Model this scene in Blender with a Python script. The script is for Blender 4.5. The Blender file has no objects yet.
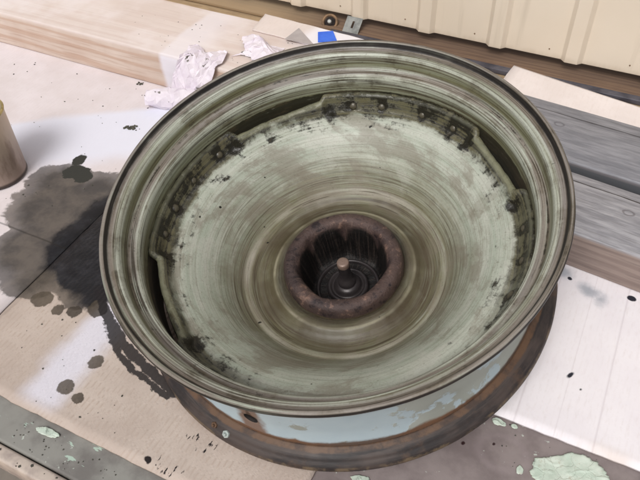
import bpy, bmesh, math, random
from math import sin, cos, pi, radians, hypot
from mathutils import Vector, Matrix, noise as mnoise
random.seed(7)
scene = bpy.context.scene
col = scene.collection

# ------------------------------------------------------------------ camera
cam_data = bpy.data.cameras.new('camera')
cam_data.sensor_width = 36.0
cam_data.lens = 38.25
cam_data.clip_start = 0.01
cam_data.clip_end = 100
cam = bpy.data.objects.new('camera', cam_data)
col.objects.link(cam)
RX, UP, BK = Vector((0.895, 0.4455, -0.0206)), Vector((-0.2996, 0.6349, 0.7121)), Vector((0.3303, -0.6312, 0.7018))
mw = Matrix((RX, UP, BK)).transposed().to_4x4()
mw.translation = Vector((0.2118, -0.4598, 0.5885))
cam.matrix_world = mw
scene.camera = cam

# ------------------------------------------------------------------ light
SUN_EL, SUN_AZ = 50.0, 178.0      # degrees; azimuth measured from +Y towards +X
world = bpy.data.worlds.new('World')
scene.world = world
world.use_nodes = True
wn = world.node_tree.nodes; wl = world.node_tree.links
bg = wn['Background']
sky = wn.new('ShaderNodeTexSky')
sky.sky_type = 'NISHITA'
sky.sun_disc = False
sky.sun_elevation = radians(SUN_EL)
sky.sun_rotation = radians(SUN_AZ)
sky.dust_density = 6.0
sky.air_density = 1.0
hs = wn.new('ShaderNodeHueSaturation')
hs.inputs['Saturation'].default_value = 0.30
wl.new(sky.outputs[0], hs.inputs['Color'])
wl.new(hs.outputs[0], bg.inputs[0])
bg.inputs[1].default_value = 0.112
sun_data = bpy.data.lights.new('sun', 'SUN')
sun_data.energy = 1.6
sun_data.angle = radians(24)
sun_data.color = (1.0, 0.99, 0.98)
sun = bpy.data.objects.new('sun', sun_data)
col.objects.link(sun)
sd = Vector((sin(radians(SUN_AZ)) * cos(radians(SUN_EL)), cos(radians(SUN_AZ)) * cos(radians(SUN_EL)), sin(radians(SUN_EL))))
sun.rotation_euler = sd.to_track_quat('Z', 'Y').to_euler()
scene.view_settings.view_transform = 'Standard'
scene.view_settings.look = 'None'
scene.view_settings.gamma = 1
scene.view_settings.use_curve_mapping = False
scene.view_settings.exposure = -0.20

# ------------------------------------------------------------------ node helper
class NT:
    def __init__(self, name):
        self.mat = bpy.data.materials.new(name)
        self.mat.use_nodes = True
        self.t = self.mat.node_tree
        self.n = self.t.nodes
        self.b = self.n['Principled BSDF']
        self.co = self.n.new('ShaderNodeTexCoord')
        self.obj = self.co.outputs['Object']
    def put(self, sock, v):
        if hasattr(v, 'is_linked'):
            self.t.links.new(v, sock)
        elif isinstance(v, (tuple, list)):
            sock.default_value = tuple(v) + ((1.0,) if len(v) == 3 and len(sock.default_value) == 4 else ())
        else:
            sock.default_value = v
    def m(self, op, a, b=0.0, c=0.0, clamp=False):
        x = self.n.new('ShaderNodeMath'); x.operation = op; x.use_clamp = clamp
        self.put(x.inputs[0], a); self.put(x.inputs[1], b); self.put(x.inputs[2], c)
        return x.outputs[0]
    def add(self, a, b): return self.m('ADD', a, b)
    def sub(self, a, b): return self.m('SUBTRACT', a, b)
    def mul(self, a, b): return self.m('MULTIPLY', a, b)
    def mx(self, a, b): return self.m('MAXIMUM', a, b)
    def mn(self, a, b): return self.m('MINIMUM', a, b)
    def xyz(self, v=None):
        s = self.n.new('ShaderNodeSeparateXYZ'); self.put(s.inputs[0], v or self.obj)
        return s.outputs[0], s.outputs[1], s.outputs[2]
    def vec(self, x, y, z):
        s = self.n.new('ShaderNodeCombineXYZ')
        self.put(s.inputs[0], x); self.put(s.inputs[1], y); self.put(s.inputs[2], z)
        return s.outputs[0]
    def noise(self, v, scale, detail=4, rough=0.55, dist=0.0, colour=False):
        x = self.n.new('ShaderNodeTexNoise')
        self.put(x.inputs['Vector'], v); x.inputs['Scale'].default_value = scale
        x.inputs['Detail'].default_value = detail; x.inputs['Roughness'].default_value = rough
        x.inputs['Distortion'].default_value = dist
        return x.outputs['Color' if colour else 'Fac']
    def scl(self, v, s):
        x = self.n.new('ShaderNodeVectorMath'); x.operation = 'MULTIPLY'
        self.put(x.inputs[0], v); x.inputs[1].default_value = s
        return x.outputs[0]
    def warp(self, v, amount, scale, detail=4):
        c = self.noise(v, scale, detail, 0.6, 0, True)
        s = self.n.new('ShaderNodeVectorMath'); s.operation = 'SUBTRACT'
        self.put(s.inputs[0], c); s.inputs[1].default_value = (.5, .5, .5)
        k = self.n.new('ShaderNodeVectorMath'); k.operation = 'SCALE'
        self.put(k.inputs[0], s.outputs[0]); k.inputs['Scale'].default_value = amount
        a = self.n.new('ShaderNodeVectorMath'); a.operation = 'ADD'
        self.put(a.inputs[0], v); self.put(a.inputs[1], k.outputs[0])
        return a.outputs[0]
    def ss(self, v, lo, hi):                     # smoothstep lo -> hi (may be reversed)
        x = self.n.new('ShaderNodeMapRange'); x.interpolation_type = 'SMOOTHSTEP'
        self.put(x.inputs[0], v)
        if lo < hi:
            x.inputs[1].default_value = lo; x.inputs[2].default_value = hi
            x.inputs[3].default_value = 0; x.inputs[4].default_value = 1
        else:
            x.inputs[1].default_value = hi; x.inputs[2].default_value = lo
            x.inputs[3].default_value = 1; x.inputs[4].default_value = 0
        return x.outputs[0]
    def band(self, v, c, w, soft):
        d = self.m('ABSOLUTE', self.sub(v, c))
        return self.ss(d, w + soft, max(w - soft, 0.0))
    def mix(self, f, a, b):
        x = self.n.new('ShaderNodeMix'); x.data_type = 'RGBA'
        self.put(x.inputs[0], f); self.put(x.inputs[6], a); self.put(x.inputs[7], b)
        return x.outputs[2]
    def attr(self, name):
        x = self.n.new('ShaderNodeAttribute'); x.attribute_name = name
        return x.outputs['Fac']
    def bump(self, h, strength, dist, prev=None):
        x = self.n.new('ShaderNodeBump'); x.inputs['Strength'].default_value = strength
        x.inputs['Distance'].default_value = dist
        self.put(x.inputs['Height'], h)
        if prev is not None: self.put(x.inputs['Normal'], prev)
        return x.outputs[0]
    def out(self, colour, rough=0.6, metal=0.0, normal=None, spec=None):
        self.put(self.b.inputs['Base Color'], colour)
        self.put(self.b.inputs['Roughness'], rough)
        self.put(self.b.inputs['Metallic'], metal)
        if spec is not None: self.put(self.b.inputs['Specular IOR Level'], spec)
        if normal is not None: self.put(self.b.inputs['Normal'], normal)
        return self.mat
    def blob(self, v, x0, y0, r, asp=1.0, rot=0.0):   # signed distance-like value for an ellipse (<0 inside), metres
        x, y, z = self.xyz(v)
        dx, dy = self.sub(x, x0), self.sub(y, y0)
        c, s = cos(rot), sin(rot)
        u = self.add(self.mul(dx, c), self.mul(dy, s))
        w = self.mul(self.sub(self.mul(dy, c), self.mul(dx, s)), 1.0 / asp)
        return self.sub(self.m('SQRT', self.add(self.mul(u, u), self.mul(w, w))), r)
    def chain(self, v, pts):                     # distance to a polyline in the xy plane
        x, y, z = self.xyz(v); o = None
        for (ax, ay), (bx, by) in zip(pts, pts[1:]):
            L2 = (bx - ax) ** 2 + (by - ay) ** 2
            px, py = self.sub(x, ax), self.sub(y, ay)
            h = self.m('MULTIPLY', self.add(self.mul(px, (bx - ax)), self.mul(py, (by - ay))), 1 / L2, 0, True)
            dx, dy = self.sub(px, self.mul(h, bx - ax)), self.sub(py, self.mul(h, by - ay))
            d = self.m('SQRT', self.add(self.mul(dx, dx), self.mul(dy, dy)))
            o = d if o is None else self.mn(o, d)
        return o
    def union(self, v, blobs):
        o = None
        for b in blobs:
            d = self.blob(v, *b)
            o = d if o is None else self.mn(o, d)
        return o

def srgb(r, g, b):
    f = lambda c: (c / 255 / 12.92) if c / 255 <= .04045 else ((c / 255 + .055) / 1.055) ** 2.4
    return (f(r), f(g), f(b))

def simple(name, c0, c1, scale=30, rough=.6, metal=0, bump=.2, spec=.4, lo=.35, hi=.65):
    t = NT(name)
    pn = t.noise(t.obj, scale, 5, .6)
    return t.out(t.mix(t.ss(pn, lo, hi), c0, c1), rough, metal, t.bump(pn, bump, .001), spec)
# ------------------------------------------------------------------ object helpers
def tag(o, label=None, cat=None, group=None, kind=None):
    if label: o['label'] = label
    if cat: o['category'] = cat
    if group: o['group'] = group
    if kind: o['kind'] = kind
    return o
def link(name, me, mats, parent=None, smooth=False):
    o = bpy.data.objects.new(name, me)
    for m in (mats if isinstance(mats, (list, tuple)) else [mats]): me.materials.append(m)
    if smooth:
        for p in me.polygons: p.use_smooth = True
    col.objects.link(o)
    if parent: o.parent = parent
    return o
def pyd(name, verts, faces, mats, parent=None, smooth=False):
    me = bpy.data.meshes.new(name); me.from_pydata(verts, [], faces); me.update()
    return link(name, me, mats, parent, smooth)
def empty(name, loc=(0, 0, 0), mat=None):
    o = bpy.data.objects.new(name, None); o.empty_display_size = .05
    o.location = loc
    if mat is not None: o.matrix_world = mat
    col.objects.link(o); return o
def box(name, x0, x1, y0, y1, z0, z1, mats, parent=None, bev=0.0, seg=2, wob=0.0, cuts=0, local=True):
    """rounded box; origin at the bottom corner's centre so object coords are metres from there"""
    cx, cy = (x0 + x1) / 2, (y0 + y1) / 2
    bm = bmesh.new()
    bmesh.ops.create_cube(bm, size=1)
    bmesh.ops.scale(bm, vec=(x1 - x0, y1 - y0, z1 - z0), verts=bm.verts)
    bmesh.ops.translate(bm, vec=(0, 0, (z1 - z0) / 2), verts=bm.verts)
    if cuts:
        ed = [e for e in bm.edges if abs((e.verts[0].co - e.verts[1].co).x) > .9 * (x1 - x0)]
        bmesh.ops.subdivide_edges(bm, edges=ed, cuts=cuts, use_grid_fill=True)
    if bev:
        ed = [e for e in bm.edges if len(e.link_faces) == 2 and e.calc_face_angle() > .5]
        bmesh.ops.bevel(bm, geom=ed, offset=bev, segments=seg, affect='EDGES', profile=.5)
    if wob:
        for v in bm.verts:
            n_ = mnoise.noise_vector(Vector((v.co.x * 9, v.co.y * 9 + x0 * 7, v.co.z * 9)))
            v.co += Vector((n_.x * .3, n_.y, n_.z)) * wob
    me = bpy.data.meshes.new(name); bm.to_mesh(me); bm.free()
    o = link(name, me, mats, parent, smooth=bool(bev))
    o.location = (cx, cy, z0)
    return o
def lathe(name, prof, mats, parent, seg=256, closed=False, matfn=None, rfn=None, smooth=True, S=1.0, cap=False):
    n = len(prof); V = []; F = []; MI = []
    for i in range(seg):
        t = 2 * pi * i / seg
        for j, (r, z) in enumerate(prof):
            rr, zz = (rfn(j, t, r, z) if rfn else (r, z))
            V.append((rr * cos(t) * S, rr * sin(t) * S, zz * S))
    m = n if closed else n - 1
    for i in range(seg):
        k = (i + 1) % seg
        for j in range(m):
            jj = (j + 1) % n
            F.append((i * n + j, k * n + j, k * n + jj, i * n + jj))
            MI.append(matfn(j) if matfn else 0)
    if cap: F.append(tuple(i * n + n - 1 for i in range(seg))); MI.append(MI[-1])
    o = pyd(name, V, F, mats, parent, smooth)
    for p, mi in zip(o.data.polygons, MI): p.material_index = mi
    return o

# ------------------------------------------------------------------ wheel frame
S = 0.22                         # wheel radius in metres; profile numbers below are in radii, depth measured down from the top lip
WD = 0.608                       # flange to flange
e1, e2, en = Vector((0.8977, 0.4206, 0.1315)), Vector((-0.4375, 0.8861, 0.1526)), Vector((-0.0523, -0.1946, 0.9795))
WM = Matrix((e1, e2, en)).transposed().to_4x4()
WM.translation = Vector((0, 0, 0.0448))
Z = lambda d: WD - d             # depth -> local height (radii)

# ------------------------------------------------------------------ wheel materials
def wheel_coords(t):
    x, y, z = t.xyz()
    r = t.mul(t.m('SQRT', t.add(t.mul(x, x), t.mul(y, y))), 1 / S)
    d = t.sub(WD, t.mul(z, 1 / S))
    ct = t.m('DIVIDE', x, t.mul(t.mx(r, .01), S)); st = t.m('DIVIDE', y, t.mul(t.mx(r, .01), S))
    return r, d, ct, st
def streak(t, r, d, ct, st, a, b, detail=4, rough=.6, off=0.0):
    v = t.vec(t.mul(ct, a), t.mul(st, a), t.add(t.mul(t.sub(r, d), b), off))
    return t.noise(v, 1.0, detail, rough, .25)

PALE = srgb(184, 187, 174); PALE2 = srgb(164, 171, 156); OLIVE = srgb(110, 106, 80); BROWN = srgb(82, 70, 54)
PURP = srgb(116, 102, 102); GREASE = (.012, .010, .006)
def mat_wheel_paint(kind):
    t = NT('pale_green_paint_' + kind)
    r, d, ct, st = wheel_coords(t)
    s1 = streak(t, r, d, ct, st, .9, 16, 5, .55)
    s2 = streak(t, r, d, ct, st, 1.1, 58, 5, .55, 7.3)
    s3 = streak(t, r, d, ct, st, 1.7, 130, 4, .55, 3.1)
    tick = t.noise(t.vec(t.mul(ct, 9), t.mul(st, 9), t.mul(t.sub(r, d), 160)), 1.0, 2, .5)
    patch = t.noise(t.obj, 16, 5, .6)
    fine = t.noise(t.obj, 220, 3, .6)
    c = t.mix(t.ss(s1, .35, .65), PALE, PALE2)
    if kind == 'disc':
        inner = t.ss(t.add(r, t.mul(t.sub(patch, .5), .16)), .70, .45)
        s4 = streak(t, r, d, ct, st, 1.2, 70, 3, .5, 11.7)
        lo = t.noise(t.vec(ct, st, 0.3), 1.3, 3, .5); lo2 = t.noise(t.vec(ct, st, 4.3), 1.1, 3, .6)
        r0 = r
        r = t.add(r, t.mul(t.sub(lo, .5), .05))
        fade = t.ss(lo2, .40, .60)
        dark = t.add(t.mul(t.ss(s2, .48, .70), .26), t.mul(inner, t.ss(t.add(t.mul(s2, .6), t.mul(s1, .4)), .24, .50)))
        dark = t.m('MINIMUM', t.mul(dark, .9), 1.0)
        c = t.mix(dark, c, OLIVE)
        br = t.mul(t.ss(s3, .48, .66), t.add(.22, t.mul(inner, .72)))
        c = t.mix(br, c, BROWN)
        # greyish brown wipes dragged round the dish
        lp = t.vec(t.add(t.mul(ct, 2.6), t.mul(r, 5)), t.mul(st, 2.6), t.mul(r, 7))
        wipe = t.noise(t.warp(lp, .9, 1.2), 1.0, 6, .66)
        c = t.mix(t.mul(t.ss(wipe, .47, .62), .6), c, srgb(122, 113, 99))
        blot = t.noise(t.warp(t.obj, .03, 25), 22, 6, .65)
        c = t.mix(t.mul(t.ss(blot, .52, .70), .40), c, srgb(116, 108, 92))
        c = t.mix(t.mul(t.mul(t.ss(wipe, .47, .34), .45), t.sub(1.0, t.mul(inner, .8))), c, srgb(186, 184, 174))
        ridge = t.mul(t.band(r0, .488, .014, .012), t.add(.25, t.mul(fade, .9)))
        c = t.mix(t.mul(ridge, t.add(.12, t.mul(t.ss(s1, .4, .6), .45))), c, srgb(174, 168, 156))
        c = t.mix(t.mul(t.band(t.add(r0, t.mul(t.sub(s1, .5), .03)), .455, .006, .008), t.add(.15, t.mul(fade, .6))), c, srgb(70, 60, 44))
        c = t.mix(t.mul(t.ss(s4, .60, .66), t.mul(inner, .7)), c, srgb(66, 56, 42))
        c = t.mix(t.mul(t.ss(s4, .40, .35), t.mul(inner, .35)), c, srgb(160, 154, 132))
        c = t.mix(t.mul(t.band(t.add(r, t.mul(t.sub(s1, .5), .06)), .385, .060, .035), t.add(.45, t.mul(t.sub(1.0, fade), .4))), c, srgb(70, 60, 43))
        c = t.mix(t.mul(t.band(r0, .348, .006, .005), t.add(.1, t.mul(fade, .45))), c, srgb(170, 164, 140))
        c = t.mix(t.mul(t.ss(r, .345, .305), .85), c, srgb(48, 41, 30))
        r = r0
        g = t.attr('grease')
        gn = t.noise(t.warp(t.obj, .006, 90), 60, 7, .72)
        gk = t.add(t.mul(t.sub(gn, .5), 1.7), t.mul(t.sub(s2, .5), .5))
        rim_z = t.mul(t.ss(t.add(r, t.mul(t.sub(t.add(t.mul(gn, .5), t.mul(patch, .5)), .5), .16)), .772, .798), t.attr('band'))
        c = t.mix(t.mul(rim_z, .9), c, t.mix(t.ss(t.add(t.mul(s2, .7), t.mul(gn, .3)), .40, .58), srgb(86, 80, 52), srgb(38, 33, 20)))
        gm = t.ss(t.add(g, gk), .34, .60)
        c = t.mix(t.mul(gm, .95), c, GREASE)
        c = t.mix(t.mul(t.ss(tick, .735, .765), .6), c, srgb(58, 50, 40))
        spk = t.ss(t.noise(t.obj, 95, 1, .5), .79, .81)
        c = t.mix(spk, c, GREASE)
        spk2 = t.ss(t.noise(t.warp(t.obj, .004, 60), 60, 2, .5), .745, .765)
        c = t.mix(t.mul(spk2, .8), c, srgb(60, 54, 42))
        lipm = t.mul(t.attr('lip'), t.ss(t.add(s1, t.mul(t.sub(gn, .5), .8)), .36, .5))
        c = t.mix(t.mul(lipm, .6), c, srgb(140, 140, 116))
        rgh = t.sub(t.add(.34, t.mul(patch, .25)), t.mul(t.mx(gm, t.mul(rim_z, .7)), .27))
        h = t.add(t.add(t.mul(s3, .35), t.mul(gn, t.mul(rim_z, 2.4))), t.mul(gm, 1.3))
    else:
        # pale shoulders with some sky highlight painted in, oily olive walls, scuffed primer grey on the flange and the seat shelf
        bead = t.mx(t.mul(t.band(d, .053, .012, .014), t.ss(r, .951, .940)), t.mul(t.band(r, .8765, .010, .007), t.ss(d, .185, .165)))
        c = t.mix(t.mul(bead, t.ss(s1, .25, .5)), c, srgb(192, 196, 182))
        olive = t.ss(t.add(t.mul(s2, .6), t.mul(s1, .4)), .42, .58)
        c = t.mix(t.mul(t.mul(olive, .75), t.sub(1.0, t.mul(bead, .7))), c, OLIVE)
        wall1 = t.band(d, .092, .020, .018)
        wall2 = t.band(d, .225, .040, .035)
        c = t.mix(t.m('MINIMUM', t.mul(t.mx(wall1, wall2), t.add(.30, t.mul(s2, .95))), .95), c, srgb(108, 108, 76))
        flange = t.ss(r, .944, .962)
        shelf = t.mul(t.band(r, .902, .018, .008), t.ss(d, .10, .118))
        pur = t.mul(t.mx(flange, t.mul(shelf, .95)), t.ss(t.add(s2, t.mul(t.sub(patch, .5), .7)), .26, .46))
        c = t.mix(t.mul(pur, .72), c, t.mix(t.ss(s1, .4, .6), PURP, srgb(140, 128, 122)))
        scr = t.ss(s3, .60, .66)
        c = t.mix(t.mul(scr, t.mul(flange, .5)), c, srgb(188, 180, 168))
        br = t.ss(s3, .48, .62)
        c = t.mix(t.mul(br, .7), c, srgb(74, 64, 50))
        c = t.mix(t.mul(t.ss(s2, .58, .68), .55), c, srgb(70, 62, 46))
        gn = t.noise(t.warp(t.obj, .006, 90), 70, 6, .7)
        g = t.mx(t.mul(t.band(d, .250, .030, .03), 1.0), t.mul(t.band(d, .120, .004, .008), .6))
        gm = t.ss(t.add(g, t.mul(t.sub(t.add(t.mul(gn, .5), t.mul(s2, .5)), .5), 2.4)), .55, .80)
        gm = t.mx(gm, t.ss(t.add(d, t.mul(t.sub(s2, .5), .04)), .246, .262))
        c = t.mix(t.mul(gm, .96), c, (.022, .020, .011))
        c = t.mix(t.mul(t.ss(tick, .72, .75), .7), c, srgb(52, 46, 36))
        c = t.mix(t.mul(t.ss(tick, .27, .24), .6), c, srgb(196, 196, 182))
        lip = t.ss(d, .007, .003)
        edge = t.ss(r, .982, .992)
        ln = t.ss(t.add(t.mul(patch, .6), t.mul(s2, .4)), .30, .52)
        lipd = t.mx(t.mul(t.ss(t.add(r, t.mul(t.sub(t.add(t.mul(patch, .5), t.mul(s1, .5)), .5), .03)), .970, .977), t.ss(d, .002, .007)), t.mul(t.ss(r, .9985, 1.001), t.ss(d, .001, .006)))
        gm = t.mx(gm, lipd)
        blot = t.noise(t.warp(t.obj, .03, 25), 24, 7, .68)
        c = t.mix(t.mul(t.ss(t.add(t.mul(blot, .6), t.mul(s2, .4)), .50, .60), .5), c, srgb(88, 78, 58))
        drk = t.ss(t.add(t.mul(blot, .45), t.mul(s3, .55)), .56, .62)
        c = t.mix(t.mul(drk, .7), c, srgb(50, 44, 34))
        c = t.mix(t.mul(lipd, t.add(.72, t.mul(ln, .25))), c, srgb(24, 20, 20))
        chips = t.ss(t.noise(t.obj, 60, 4, .7), .66, .70)
        c = t.mix(t.mul(chips, .7), c, srgb(70, 66, 58))
        rgh = t.add(t.add(.33, t.mul(patch, .25)), t.mul(t.ss(d, .28, .33), .35))
        h = t.add(t.mul(s3, .4), t.mul(gn, .25))
    gr_ = t.noise(t.obj, 520, 3, .7); gr2 = t.noise(t.obj, 140, 4, .7)
    dull = t.sub(1.0, t.mul(gm, .9))
    c = t.mix(t.mul(t.mul(t.ss(gr_, .50, .68), .22), dull), c, srgb(96, 88, 72))
    c = t.mix(t.mul(t.mul(t.ss(gr2, .62, .70), .35), dull), c, srgb(84, 76, 60))
    n_ = t.bump(t.add(h, t.mul(gr2, .35)), .40, .0012)
    n_ = t.bump(fine, .12, .0006, n_)
    return t.out(c, rgh, 0, n_, .45)
m_disc = mat_wheel_paint('disc'); m_rim = mat_wheel_paint('rim')

t = NT('pale_blue_paint')                       # outside of the rim
r, d, ct, st = wheel_coords(t)
pn = t.noise(t.warp(t.obj, .012, 40), 26, 6, .6)
pn2 = t.noise(t.obj, 9, 3, .5)
x_, y_, z_ = t.xyz()
c = t.mix(t.noise(t.obj, 40, 4, .6), srgb(164, 180, 188), srgb(184, 198, 202))
right = t.ss(x_, .02, .08)
strip = t.ss(t.add(pn, t.mul(right, .15)), .57, .61)
c = t.mix(t.mul(strip, .85), c, t.mix(t.ss(pn2, .4, .6), srgb(146, 146, 134), srgb(164, 166, 156)))
vh = t.blob(t.vec(x_, y_, 0), .905 * S * cos(radians(-115)), .905 * S * sin(radians(-115)), .010, 1.0)
rust = t.mx(t.ss(t.add(d, t.mul(t.sub(pn, .5), .06)), .492, .512), t.mul(t.ss(t.add(vh, t.mul(t.sub(pn, .5), .03)), .006, -.002), .9))
c = t.mix(rust, c, t.mix(t.ss(pn2, .4, .6), srgb(116, 86, 66), srgb(98, 82, 72)))
m_blue = t.out(c, .5, 0, t.bump(t.add(pn, strip), .25, .001), .4)

t = NT('dark_flange')                           # lower flange: rust then black rubber-marked steel
r, d, ct, st = wheel_coords(t)
s2 = streak(t, r, d, ct, st, 3, 50, 5, .65)
pn = t.noise(t.obj, 50, 6, .65)
c = t.mix(t.ss(s2, .4, .62), srgb(42, 37, 37), srgb(72, 62, 58))
c = t.mix(t.mul(t.ss(t.noise(t.obj, 24, 5, .65), .52, .66), .6), c, srgb(92, 70, 54))
rb = t.ss(t.add(r, t.mul(t.sub(pn, .5), .022)), .950, .940)
c = t.mix(rb, c, t.mix(t.ss(pn, .4, .62), srgb(96, 72, 54), srgb(66, 52, 45)))
edge = t.mul(t.ss(r, .994, 1.0), t.ss(pn, .46, .6))
c = t.mix(t.mul(edge, .8), c, srgb(112, 96, 76))
m_flange = t.out(c, t.add(.42, t.mul(pn, .25)), 0, t.bump(t.add(pn, s2), .3, .0012), .4)

t = NT('rusty_hub_steel')
pn = t.noise(t.obj, 75, 8, .72); pb = t.noise(t.obj, 18, 4, .6); pf = t.noise(t.obj, 420, 4, .65)
r, d, ct, st = wheel_coords(t)
scrape = t.noise(t.vec(t.mul(ct, 14), t.mul(st, 14), t.mul(d, 3)), 1.6, 4, .6)
c = t.mix(t.ss(pb, .35, .65), srgb(66, 53, 51), srgb(84, 67, 62))
c = t.mix(t.ss(pn, .54, .66), c, srgb(126, 100, 88))
c = t.mix(t.ss(pn, .47, .36), c, srgb(42, 33, 35))
c = t.mix(t.mul(t.ss(scrape, .60, .70), t.mul(t.band(r, .222, .012, .010), .6)), c, srgb(140, 116, 106))
c = t.mix(t.ss(pf, .60, .72), c, srgb(48, 38, 36))
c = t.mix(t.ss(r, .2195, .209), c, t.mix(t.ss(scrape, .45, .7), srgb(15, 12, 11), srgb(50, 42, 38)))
c = t.mix(t.mul(t.ss(t.add(d, t.mul(t.sub(pn, .5), .03)), .572, .590), t.ss(r, .27, .285)), c, t.mix(t.ss(pn, .4, .6), srgb(92, 84, 62), BROWN))
pn = t.add(pn, t.mul(pf, .35))
m_hub = t.out(c, t.add(.42, t.mul(pb, .25)), .15, t.bump(t.add(pn, t.mul(t.noise(t.obj, 150, 5, .7), .7)), .6, .0018), .45)
t = NT('oily_black_steel')
pn = t.noise(t.obj, 90, 5, .6)
m_oily = t.out(t.mix(pn, srgb(34, 30, 30), srgb(72, 66, 66)), .35, .3, t.bump(pn, .3, .001))
t = NT('bare_pink_steel')
pn = t.noise(t.obj, 160, 4, .6)
m_tip = t.out(t.mix(pn, srgb(108, 90, 80), srgb(144, 122, 110)), .4, .2, t.bump(pn, .2, .0006))
t = NT('greasy_rivet')
pn = t.noise(t.obj, 260, 4, .6); x_, y_, z_ = t.xyz()
m_rivet = t.out(t.mix(t.ss(t.add(z_, t.mul(t.sub(pn, .5), .005)), .0022, .0042), srgb(18, 15, 10), srgb(84, 78, 64)), .35, .1, t.bump(pn, .3, .0008))
t = NT('white_zinc')
pn = t.noise(t.obj, 300, 3, .6)
m_zinc = t.out(t.mix(pn, srgb(150, 160, 158), srgb(196, 204, 198)), .4, .3)

# ------------------------------------------------------------------ wheel
wheel = empty('wheel', mat=WM)
tag(wheel, 'old pale green riveted steel wheel lying tilted on the stained cardboard', 'wheel')

inner = [(1.004, .018), (1.002, .006), (.997, .000), (.990, .000), (.985, .002), (.981, .008), (.979, .023), (.973, .030), (.958, .036), (.944, .039), (.936, .044), (.931, .054),
         (.928, .06), (.924, .09), (.921, .106), (.916, .117), (.905, .124), (.890, .127), (.880, .131), (.8735, .141), (.8715, .16), (.871, .20), (.871, .26), (.871, .34), (.872, .44), (.888, .50), (.905, .535)]
outer = [(.915, .555), (.919, .525), (.915, .50), (.906, .47), (.902, .40), (.902, .30), (.902, .20), (.908, .155), (.930, .140), (.938, .12), (.942, .072), (.950, .058), (.968, .050), (.988, .045), (.998, .036)]
prof = [(r_, Z(d_)) for r_, d_ in inner + outer]
ni = len(inner)
def rim_mat(j):
    if j < ni - 1: return 0
    dd = (inner + outer)[j][1]
    return 1
def rim_r(j, t_, r_, z_):
    w = .0022 * mnoise.noise(Vector((cos(t_) * 2.2, sin(t_) * 2.2, 3 + z_))) + .0012 * mnoise.noise(Vector((cos(t_) * 9, sin(t_) * 9, 8)))
    return r_ + w * (1 if z_ > Z(.04) else .5), z_ + w * .8 * (1 if z_ > Z(.05) else .2)
rim = lathe('rim', prof, [m_rim, m_blue], wheel, 288, True, rim_mat, rim_r, True, S)
# drill the valve hole through the well
bm = bmesh.new()
bmesh.ops.create_cone(bm, cap_ends=True, segments=28, radius1=.0072, radius2=.0072, depth=.05)
va = radians(-115)
ax = Vector((cos(va), sin(va), 0))
q = ax.to_track_quat('Z', 'Y').to_matrix().to_4x4()
q.translation = ax * .89 * S + Vector((0, 0, Z(.430) * S))
bm.transform(q)
cut_me = bpy.data.meshes.new('cutter'); bm.to_mesh(cut_me); bm.free()
cut_me.materials.append(m_oily)
cutter = bpy.data.objects.new('cutter', cut_me); col.objects.link(cutter)
cutter.parent = wheel
bo = rim.modifiers.new('hole', 'BOOLEAN'); bo.object = cutter; bo.operation = 'DIFFERENCE'; bo.solver = 'EXACT'
bpy.context.view_layer.update()
dg = bpy.context.evaluated_depsgraph_get()
new_me = bpy.data.meshes.new_from_object(rim.evaluated_get(dg))
rim.modifiers.clear(); rim.data = new_me
bpy.data.objects.remove(cutter)
for p in rim.data.polygons: p.use_smooth = True
hole_black = simple('dark_recess', srgb(22, 18, 18), srgb(34, 28, 26), 80, .8)  # hole walls coloured black to paint in the shade inside
while len(rim.data.materials) < 3: rim.data.materials.append(hole_black)
rim.data.materials[2] = hole_black
for p in rim.data.polygons:
    q_ = p.center - Vector((0, 0, Z(.430) * S))
    al = q_.dot(ax)
    if al > 0 and .868 * S < al < .9045 * S and (q_ - ax * al).length < .0074 and abs(p.normal.dot(ax)) < .5: p.material_index = 2

# lower flange (the ring the wheel rests on)
lf = [(.915, .528), (.926, .530), (.938, .536), (.952, .541), (.966, .545), (.972, .553), (.980, .560), (.992, .566), (1.0, .577), (1.003, .592), (1.0, .604), (.992, .608), (.98, .604), (.965, .588), (.945, .572), (.925, .565), (.905, .555)]
lathe('lower_flange', [(r_, Z(d_)) for r_, d_ in lf], m_flange, wheel, 256, True, None,
      lambda j, t_, r_, z_: (r_ + .0014 * mnoise.noise(Vector((cos(t_) * 7, sin(t_) * 7, 1))), z_), True, S)

# disc with four pressed slots
SLOTS = [(20.5, 14.5), (111, 18.0), (202.0, 17.5)]
RIV = [44.2, 56.6, 72.2, 83.3, 137, 150.9, 163.4, 174.8, 330, 342.5, 354]
dp = [(.8675, .250), (.866, .2455), (.862, .247), (.858, .256), (.852, .274), (.845, .292), (.837, .309), (.829, .323), (.816, .332), (.795, .335), (.766, .341), (.735, .356), (.70, .382), (.665, .414), (.63, .45), (.60, .484),
      (.57, .522), (.545, .556), (.528, .580), (.516, .596), (.505, .604), (.493, .607), (.481, .609), (.470, .613), (.458, .622), (.444, .630), (.425, .634), (.40, .632), (.378, .624), (.362, .615), (.352, .604), (.345, .6005), (.328, .600), (.305, .603), (.285, .605)]
ds = [(.833, .284), (.830, .277), (.826, .275), (.822, .279), (.817, .288), (.812, .299), (.806, .311), (.799, .322), (.790, .330), (.778, .336), (.760, .343), (.735, .356)]
def angd(a, b): return abs((a - b + 180) % 360 - 180)
def sstep(x): x = max(0, min(1, x)); return x * x * (3 - 2 * x)
SEG = 900
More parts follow.
